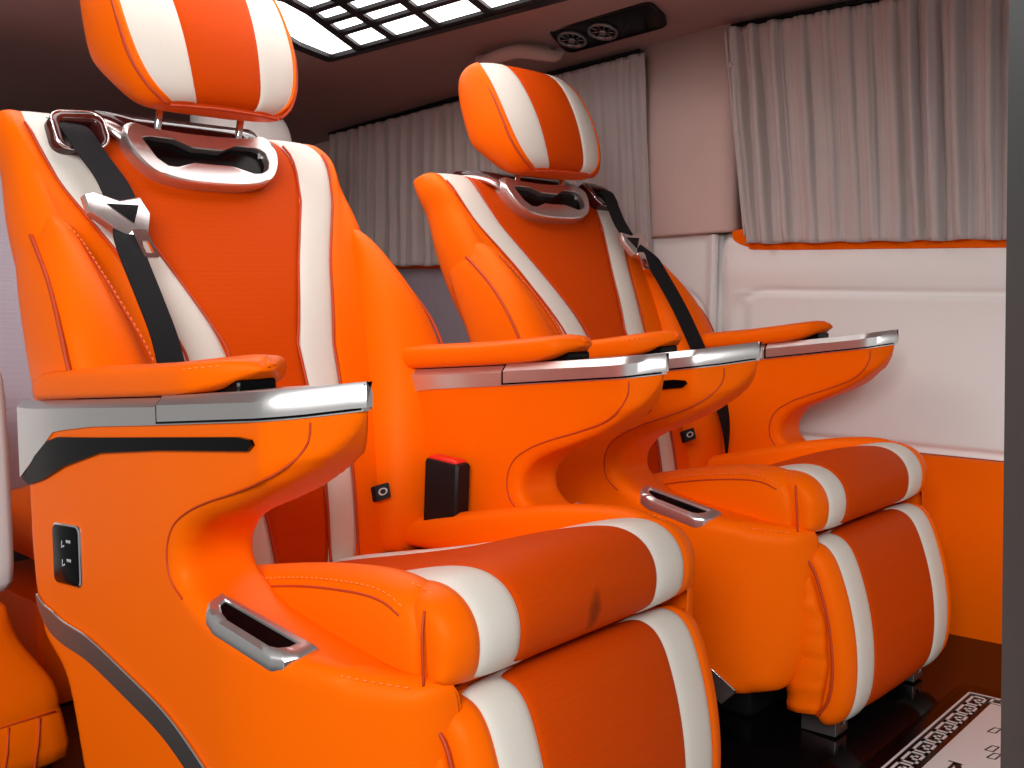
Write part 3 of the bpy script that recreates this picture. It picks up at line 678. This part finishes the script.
def quarter_panel():
    mb = MB(); X = np.linspace(-.16, .092, 60); Z = np.linspace(.395, .866, 80); g = []
    arc = cr([(-.16, .735), (-.06, .738), (.0, .735), (.04, .715), (.068, .675), (.075, .64)], 8); arc = np.array([a for a in arc])
    bar = np.array([(-.16, .648), (.07, .645)])
    def dist(q, P):
        A, B = P[:-1], P[1:]; ab = B-A; t = np.clip(((q-A)*ab).sum(1)/(ab*ab).sum(1), 0, 1); return np.linalg.norm(q-A-ab*t[:, None], axis=1).min()
    for x in X:
        row = []
        for z in Z:
            q = V(x, z); dd = .010-.006*math.exp(-(dist(q, arc)/.005)**2)-.003*math.exp(-(dist(q, bar)/.005)**2)
            dd += .012*math.exp(-((x-.088)/.016)**2)
            if x > .088: dd -= .02
            row.append(W(x, z, dd))
        g.append(row)
    n = len(Z); mb.add([p for r in g for p in r], [[i*n+j, i*n+j+1, (i+1)*n+j+1, (i+1)*n+j] for i in range(len(X)-1) for j in range(n-1)])
    mb.prism([(-.16, .395), (.1, .395), (.1, .866), (-.16, .866)], lambda a, b, dd: W(a, b, dd), -.03, -.008)
    return mb
o = struct(quarter_panel().build('trim_2', 'cream', fixn=False)); o.parent = wl
# orange lower panel and window surround
wpart('trim_3', [(.02, .0), (1.9, .0), (1.9, .393), (.02, .393)], -.03, .030, 'orange', .006)
pt = cr([(1.9, .828), (1.2, .828), (.6, .828), (.22, .828), (.175, .835), (.140, .85), (.134, .865), (.134, .872)], 4)+cr([(.165, .878), (.170, .875), (.185, .872), (.23, .862), (.6, .862), (1.9, .862)], 4)
wpart('trim_4', [tuple(p) for p in pt], -.03, .021, 'orange', .004)
# mauve pillar panel between the windows
mb = MB(); rings = []
for x, dd in ((-.13, -.02), (-.118, .006), (-.10, .014), (.0, .020), (.10, .018), (.125, .012), (.135, -.02)):
    rings.append([W(x, .862+.012*(x+.1)/.25, dd), W(x, .868+.012*(x+.1)/.25, dd+.002), W(x, 1.1, dd), W(x, ip(x, ZW)+.03, dd-.02)])
mb.loft(rings, 0, closed=False, cap=False); o = struct(mb.build('trim_5', 'mauve')); o.parent = wl
md = o.modifiers.new('t', 'SOLIDIFY'); md.thickness = .01
# rear quarter: cream panel, orange ledge, window trim
wpart('trim_6', [(-1.75, .40), (-.12, .40), (-.12, .785), (-1.75, .785)], -.03, .004, 'grey', .004)
wpart('trim_7', [(-1.75, .783), (-.12, .783), (-.10, .80), (-.10, .83), (-1.75, .80)], -.03, .012, 'orange', .004)
wpart('trim_8', [(-1.75, .0), (.02, .0), (.02, .56), (-1.75, .56)], -.03, .012, 'orange', .004)
# windows behind the curtains
for n_, (a0, a1, z0, z1) in enumerate(((.15, 1.3, .86, 1.30), (-1.15, -.12, .81, 1.22)), 1):
    o = struct(wallpoly('window_%d' % n_, rrect(a0, z0, a1, z1, .05), -.03, -.012, 'glass')); o.parent = wl

def curtain(name, a0f, a1f, zbf, ztf, n, depth, per, seed, label, group):
    """pleated curtain: a0f/a1f(t) side edges, zbf/ztf(u) bottom and top"""
    rng = np.random.default_rng(seed); mb = MB(); NX, NZ = n, 46
    ph = rng.uniform(0, 6.28, 6); g = []
    jit = np.cumsum(rng.normal(0, .16, NX)); jit -= np.linspace(jit[0], jit[-1], NX)
    for i in range(NX):
        u = i/(NX-1); row = []
        for j in range(NZ):
            t = j/(NZ-1); a = a0f(t)+(a1f(t)-a0f(t))*u; z = zbf(u)+(ztf(u)-zbf(u))*t
            ff = 2*math.pi*u*per+jit[i]*1.5+.5*math.sin(3*t+ph[0]+u*9)*(1-t)
            s = math.sin(ff); s = s-.28*math.sin(2*ff+.6)
            amp = depth*(.8+.45*math.sin(u*13+ph[1]))*(.75+.25*math.sin(t*3.1))
            w = amp*s+depth*.22*math.sin(ff*.37+4*t+ph[2])+depth*.12*math.sin(17*t+u*30+ph[3])
            for zz in (.055, .945): w += .0022*math.exp(-((t-zz)/.007)**2)*(-1)
            if t > .945: w += depth*.35*math.sin(ff*3+ph[4])*(t-.945)/.055
            if t < .05: w += depth*.25*math.sin(ff*1.5+ph[5])*(.05-t)/.05; z += .0015*math.sin(ff*.5)*(1-t/.05)
            row.append(W(a, z, .036+w))
        g.append(row)
    mb.add([p for r in g for p in r], [[i*NZ+j, i*NZ+j+1, (i+1)*NZ+j+1, (i+1)*NZ+j] for i in range(NX-1) for j in range(NZ-1)])
    root = thing(name, label, 'curtain', group)
    o = mb.build('curtain_panel', 'curtain', root, fixn=False); md = o.modifiers.new('t', 'SOLIDIFY'); md.thickness = .002
    return root
c1 = curtain('curtain', lambda t: .178-.058*t, lambda t: 1.12, lambda u: .842+.004*u, lambda u: 1.330+.016*min(1, u*2), 420, .0125, 21, 3, 'grey pleated curtain over the bigger side window with the orange sill', 'window curtains')
mb = MB(); mb.tube([W(a, z, .02) for a, z in ((.12, 1.338), (.45, 1.352), (1.2, 1.358))], .006, 0, 8); mb.build('curtain_track', 'black', c1)
mb = MB(); mb.tube([W(a, z, .05) for a, z in cr([(.118, 1.325), (.135, 1.2), (.155, 1.05), (.18, .86)], 5)], .0035, 0, 6); mb.build('side_cord', 'curtain', c1)
for z in (1.245, 1.09):
    mb = MB(); a = ip(z, [(.86, .186), (1.325, .126)]); rings = []
    for r, dd in ((.006, .045), (.0075, .052), (.006, .058), (.002, .06)): rings.append([W(a+r*math.cos(q), z+r*math.sin(q), dd) for q in np.linspace(0, 6.283, 12, endpoint=False)])
    mb.loft(rings, 0); mb.build('side_cord_button', 'curtain', c1)
c2 = curtain('curtain', lambda t: -1.20+.02*t, lambda t: -.068-.03*t, lambda u: .79+.03*u**3, lambda u: 1.185+.118*u, 420, .008, 26, 8, 'darker grey curtain over the rear window behind the second seat', 'window curtains')
mb = MB(); mb.tube([W(a, z, .02) for a, z in ((-1.2, 1.192), (-.67, 1.256), (-.12, 1.312))], .005, 0, 8); mb.build('curtain_track', 'black', c2)

# ---- ceiling light panel: white diffuser behind a black lattice
CN = V(-.112, 0, 1); CN /= np.linalg.norm(CN); CX = V(1, 0, .112); CX /= np.linalg.norm(CX)
def CE(x, y, dd=0.): return V(x, y, 1.385+.112*(x-.12))-CN*dd
cl = thing('ceiling_light', 'big lit white ceiling panel behind a black lattice, corners cut off', 'ceiling light')
oct_ = [(-.675, .742), (-.632, .606), (-.50, .36), (-.50, -.20), (-.40, -.30), (.50, -.30), (.50, .98), (-.123, .858)]
cl_slot = None
mb = MB(); mb.prism(oct_, CE, -.02, .004); mb.build('diffuser', 'diffuser', cl, smooth=False)
def bar(mb, p, q, w, d0=-.002, d1=.012):
    p, q = V(*p), V(*q); t = (q-p)/np.linalg.norm(q-p); n = V(-t[1], t[0])*w/2; p = p-t*w*.3; q = q+t*w*.3
    mb.prism([p+n, p-n, q-n, q+n], CE, d0, d1)
mb = MB()
for p, q in zip(oct_, oct_[1:]+oct_[:1]): bar(mb, p, q, .026, -.02, .014)
mb.build('frame', 'black', cl, smooth=False)
mb = MB()
A_ = [((-.429, .493), (.5, .635)), ((-.466, .563), (.5, .735)), ((-.506, .64), (.5, .80)), ((-.578, .75), (.5, .94)), ((-.40, .41), (.5, .55)), ((-.40, .31), (.5, .45))]
B_ = [((-.578, .75), (-.435, .495)), ((-.435, .495), (-.40, .41)), ((-.40, .41), (-.40, -.2)), ((-.476, .776), (-.30, .40)), ((-.354, .789), (-.21, .48)), ((-.215, .81), (-.08, .48)), ((-.06, .835), (.02, .5)), ((.10, .865), (.14, .5)), ((.26, .9), (.26, .5))]
for p, q in A_[:4]: bar(mb, p, q, .021)
for p, q in B_: bar(mb, p, q, .020)
mb.build('lattice', 'black', cl, smooth=False)

# ---- overhead vent panel and grab handle on the sloping ceiling edge
PN = V(.112, -.25, -1); PN /= np.linalg.norm(PN); PX = V(1, 0, .112); PX /= np.linalg.norm(PX); PY = np.cross(PN, PX); PY = -PY if PY[1] < 0 else PY
PO = V(0, 1.18, 1.345)
def CP(a, b, dd=0.): return PO+PX*a+PY*(b)+PN*dd
av = thing('air_vent_panel', 'long black ceiling panel holding two round air vents', 'air vent')
cs_ = [(-.235, -.133), (.035, -.113), (.045, -.095), (.014, -.012), (-.005, .002), (-.265, -.010), (-.282, -.03), (-.245, -.125)]
def rnd(Q, n=4): return [tuple(p) for p in cr(Q, n, True)]
quad = [(-.243, -.133), (.033, -.110), (.008, .0), (-.276, -.015)]
def round_poly(Q, r, n=5):
    out = []
    for i in range(len(Q)):
        a, b, c = V(*Q[i-1]), V(*Q[i]), V(*Q[(i+1) % len(Q)])
        u = (a-b)/np.linalg.norm(a-b); w = (c-b)/np.linalg.norm(c-b)
        for k in range(n+1):
            t = k/n; p = b+u*r*(1-t)**2+w*r*t**2; out.append(tuple(p))
    return out
mb = MB(); mb.prism(round_poly(quad, .025), CP, -.03, .006, 0, .002); mb.build('panel_plate', 'gloss', av, angle=40)
mb = MB(); q = round_poly(quad, .025); mb.tube([CP(a, b, .004) for a, b in q+q[:1]], .0035, 0, 6); mb.build('panel_rim', 'black', av)
for cx, cy in ((-.220, -.070), (-.134, -.062)):
    mb = MB(); R = .040
    cir = lambda r, dd, n=36: [CP(cx+r*math.cos(t)*.86, cy+r*math.sin(t), dd) for t in np.linspace(0, 2*math.pi, n, endpoint=False)]
    mb.loft([cir(R, .004), cir(R, .009), cir(R*.96, .012), cir(R*.86, .012), cir(R*.80, .006)], 0, cap=False); v = mb.build('vent_ring', 'steel', av)
    mb = MB()
    for k in range(9):
        t = 2*math.pi*k/9; mb.tube([CP(cx+r*math.cos(t)*.86, cy+r*math.sin(t), .008) for r in (.010, .033)], .0016, 0, 5)
    mb.loft([cir(.011, .005, 16), cir(.010, .013, 16), cir(.004, .015, 16)], 0); mb.build('vent_fins', 'steel', v)
gh = thing('grab_handle', 'dusty rose grab handle folded against the ceiling edge', 'grab handle')
mb = MB(); pts = cr([(-.475, -.115, .0), (-.468, -.125, .022), (-.435, -.137, .034), (-.38, -.142, .036), (-.335, -.132, .034), (-.302, -.085, .030), (-.292, -.045, .02), (-.292, -.03, .0)], 5)
mb.tube([CP(*p) for p in pts], [.013+.004*math.sin(math.pi*k/(len(pts)-1)) for k in range(len(pts))], 0, 10); mb.build('handle_grip', 'mauve', gh)
mb = MB(); mb.prism(round_poly([(-.465, -.12), (-.34, -.115), (-.30, -.05), (-.33, -.03), (-.46, -.085)], .02), CP, -.03, .006, 0, .002); mb.build('handle_base', 'mauve', gh, angle=40)

# ---- door pillar at the edge of the doorway
def pillar():
    mb = MB(); rings = []
    for z in np.linspace(FLOOR, 1.43, 30):
        x0 = 1.3007-.04*(z-.75); y0 = -.62
        rings.append([V(x0+.002, y0+.004, z), V(x0, y0+.02, z), V(x0+.002, y0+.05, z), V(x0+.02, y0+.07, z), V(x0+.09, y0+.07, z), V(x0+.15, y0+.05, z), V(x0+.15, y0-.03, z), V(x0+.03, y0-.04, z), V(x0+.016, y0-.02, z), V(x0+.012, y0-.004, z)])
    mb.loft(rings, 0); return mb
struct(pillar().build('trim_9', 'pillar', angle=50))
# ---- floor mat
fm = thing('floor_mat', 'black floor mat with white centre and Greek key border before the second chair', 'floor mat')
FM = lambda a, b, dd: V(a, b, FLOOR+dd)
mb = MB(); mb.prism(rrect(.775, -.45, 1.75, 1.035, .02), FM, 0, .003, 0, .001); mb.build('mat_base', 'gloss', fm, angle=40)
mb = MB()
for p in ([(.801, -.42), (.805, -.42), (.805, .997), (.801, .997)], [(.805, .993), (1.72, 1.062), (1.72, 1.066), (.801, .997)]): mb.prism(p, FM, .002, .0033)
mb.build('border_line', 'mat_white', fm, smooth=False)
mb = MB(); mb.prism([(.848, -.38), (1.70, -.38), (1.70, 1.03), (.848, .966)], FM, .002, .0033); mb.build('mat_inlay', 'mat_white', fm, smooth=False)
mb = MB(); w = .0046
def key(org, eu, ev):
    L = lambda pts: [mb.prism([V(*p)+V(*n)*w/2 for p, n in ()], FM, 0, 1)] if False else None
    segs = [((0, 0), (0, .040)), ((0, .040), (.022, .040)), ((.022, .040), (.022, .016)), ((.022, .016), (.009, .016)), ((.009, .016), (.009, .028)), ((.009, .028), (.0145, .028)), ((0, 0), (.022, 0)), ((.022, 0), (.022, .008))]
    for p, q in segs:
        x0, x1 = min(p[0], q[0])-w/2, max(p[0], q[0])+w/2; y0, y1 = min(p[1], q[1])-w/2, max(p[1], q[1])+w/2
        mb.prism([V(*org)+V(*eu)*a+V(*ev)*b for a, b in ((x0, y0), (x1, y0), (x1, y1), (x0, y1))], FM, .002, .0033)
for k in range(27): key((.8135, .942-.0495*k), (1, 0), (0, 1))
for k in range(17): key((.845+.0495*k, .972+.004*k), (0, 1), (1, .08))
mb.build('key_border_pattern', 'mat_white', fm, smooth=False)
mb = MB()
def N(ox, oy, sx, sy):
    for P in ([(.00, .95), (.34, .95), (.34, 1), (.0, 1)], [(.12, .05), (.20, .05), (.20, .95), (.12, .95)], [(.02, .0), (.30, .0), (.30, .05), (.02, .05)], [(.12, .97), (.30, .97), (.88, .03), (.88, .0), (.74, .0)], [(.80, .0), (.88, .0), (.88, .95), (.80, .95)], [(.68, .95), (1, .95), (1, 1), (.68, 1)]):
        mb.prism([(ox+a*sx, oy+b*sy) for a, b in P], FM, .003, .0036)
N(.870, .615, .062, .078); mb.build('lettering', 'black', fm, smooth=False)
def outl(Q):
    Q = [V(*q) for q in Q]
    for p, q in zip(Q, Q[1:]+Q[:1]):
        t = (q-p)/np.linalg.norm(q-p); n = V(-t[1], t[0])*.0012; mb.prism([p+n, p-n, q-n, q+n], FM, .003, .0036)
for ox, oy in ((.881, .842), (.900, .768), (.911, .742), (.940, .845), (.955, .77)):
    mb = MB(); outl([(ox, oy), (ox+.004, oy+.024), (ox+.014, oy+.026), (ox+.012, oy+.002)])
    mb.build('lettering', 'black', fm, smooth=False)

# ---- third row bench behind
tb = thing('rear_bench', 'rear bench with grey backs and an orange pleated front, glimpsed behind the captain chairs', 'bench seat')
TA = math.radians(14); TU = V(-math.sin(TA), 0, math.cos(TA)); TN = V(math.cos(TA), 0, math.sin(TA)); TO = V(-.62, 0, .38)
def T(y, s, dd): return TO+TU*s+TN*dd+V(0, y, 0)
for y0, y1 in ((-.62, .27), (.29, .74)):
    mb = MB(); rings = []
    for s, i, e in ((-.1, -.02, .02), (-.08, .0, 0), (.1, .03, 0), (.3, .03, 0), (.5, .012, 0), (.60, .0, .01), (.64, -.015, .03), (.655, -.05, .06)):
        a, b = y0+e, y1-e
        rings.append([T(a, s, i-.05), T(a+.012, s, i-.012), T(a+.05, s, i), T((a+b)/2, s, i+.01), T(b-.05, s, i), T(b-.012, s, i-.012), T(b, s, i-.05), T(b-.02, s, -.13), T((a+b)/2, s, -.14), T(a+.02, s, -.13)])
    mb.loft(rings, 0); mb.build('backrest', 'grey', tb, sub=2)
for yc in (-.125, .60):
    mb = MB(); rings = []
    for s, fd, e in ((.66, -.03, .09), (.665, .0, .12), (.70, .02, .135), (.76, .022, .138), (.80, .012, .13), (.825, -.01, .115), (.832, -.04, .09)):
        rings.append([T(yc, s, fd), T(yc+e*.6, s, fd-.004), T(yc+e*.92, s, fd-.02), T(yc+e, s, (fd-.09)/2), T(yc+e*.9, s, -.09), T(yc, s, -.1), T(yc-e*.9, s, -.09), T(yc-e, s, (fd-.09)/2), T(yc-e*.92, s, fd-.02), T(yc-e*.6, s, fd-.004)])
    mb.loft(rings, 0); h = mb.build('headrest', 'cream', tb, sub=2)
    for sg in (1, -1):
        mb = MB(); mb.tube([T(yc+sg*.05, .55, -.05), T(yc+sg*.05, .70, -.05)], .007, 0, 10); mb.build('headrest_post', 'chrome', h)
mb = MB(); rings = []
for x, zt, zb in ((-.62, .36, .22), (-.58, .38, .2), (-.45, .385, .2), (-.36, .38, .2), (-.325, .36, .2), (-.315, .32, .21)):
    rings.append([V(x, -.18, zb), V(x, -.18, zt-.02), V(x, -.14, zt), V(x, .4, zt+.004), V(x, 1.05, zt), V(x, 1.09, zt-.02), V(x, 1.09, zb)])
mb.loft(rings, 0); mb.build('seat_cushion', 'orange', tb, sub=1)
mb = MB(); mb.box((-.66, -.16, FLOOR), (-.36, 1.08, .21), 0, .01); mb.build('bench_base', 'orange', tb, angle=40)
# cream arm console with an orange, pleated foot at its front
mb = MB(); rings = []
for z, x1 in ((.306, -.128), (.316, -.124), (.38, -.122), (.5, -.123), (.60, -.128), (.636, -.134), (.648, -.150)):
    e = .012 if z in (.306, .648) else 0
    rings.append([V(-.50, -.46+e, z), V(-.18, -.46+e, z), V(x1-.01, -.445+e, z), V(x1, -.42, z), V(x1, -.315, z), V(x1-.006, -.290-e, z), V(x1-.04, -.281-e, z), V(-.50, -.281-e, z)])
mb.loft(rings, 0); mb.build('arm_console', 'cream', tb, sub=1)
mb = MB(); rings = []
for z, x1, y1 in ((FLOOR, -.115, -.212), (.06, -.112, -.220), (.113, -.112, -.229), (.119, -.117, -.232), (.126, -.113, -.230), (.16, -.116, -.236), (.19, -.120, -.258), (.238, -.124, -.288), (.27, -.125, -.296), (.308, -.127, -.298)):
    rings.append([V(-.50, -.47, z), V(-.16, -.47, z), V(x1, -.45, z), V(x1+.002, -.36, z), V(x1, y1-.02, z), V(x1-.01, y1-.004, z), V(x1-.04, y1, z), V(-.50, y1, z)])
mb.loft(rings, 0); cf = mb.build('console_foot', 'orange', tb, sub=1)
mb = MB(); mb.tube([V(-.1145, y, .119) for y in np.linspace(-.44, -.25, 8)], .0016, 0, 6)
for y in (-.41, -.365, -.32, -.275): mb.tube([V(-.1125, y, .117), V(-.1105, y-.004, .08), V(-.111, y-.012, .04), V(-.113, y-.02, FLOOR+.002)], .0016, 0, 6)
mb.build('seam_piping', 'seam', cf)

# ------------------------------------------------------------------ light
w = bpy.data.worlds.new('world'); sc.world = w; w.use_nodes = True
bg = w.node_tree.nodes['Background']; bg.inputs['Color'].default_value = (1, .985, .96, 1); bg.inputs['Strength'].default_value = .30
def area(name, loc, tgt, sx, sy, power, col=(1, 1, 1)):
    l = bpy.data.lights.new(name, 'AREA'); l.shape = 'RECTANGLE'; l.size = sx; l.size_y = sy; l.energy = power; l.color = col
    o = bpy.data.objects.new(name, l); C.objects.link(o); o.location = loc
    o.rotation_euler = (Vector(tgt)-Vector(loc)).to_track_quat('-Z', 'Y').to_euler(); return o
area('hall_lamp', (2.4, -2.7, 2.08), (.4, .5, .6), 1.9, 1.1, 124)
sc.view_settings.view_transform = 'Standard'; sc.view_settings.look = 'None'; sc.view_settings.exposure = 0.; sc.view_settings.gamma = 1.
sc.view_settings.use_curve_mapping = False
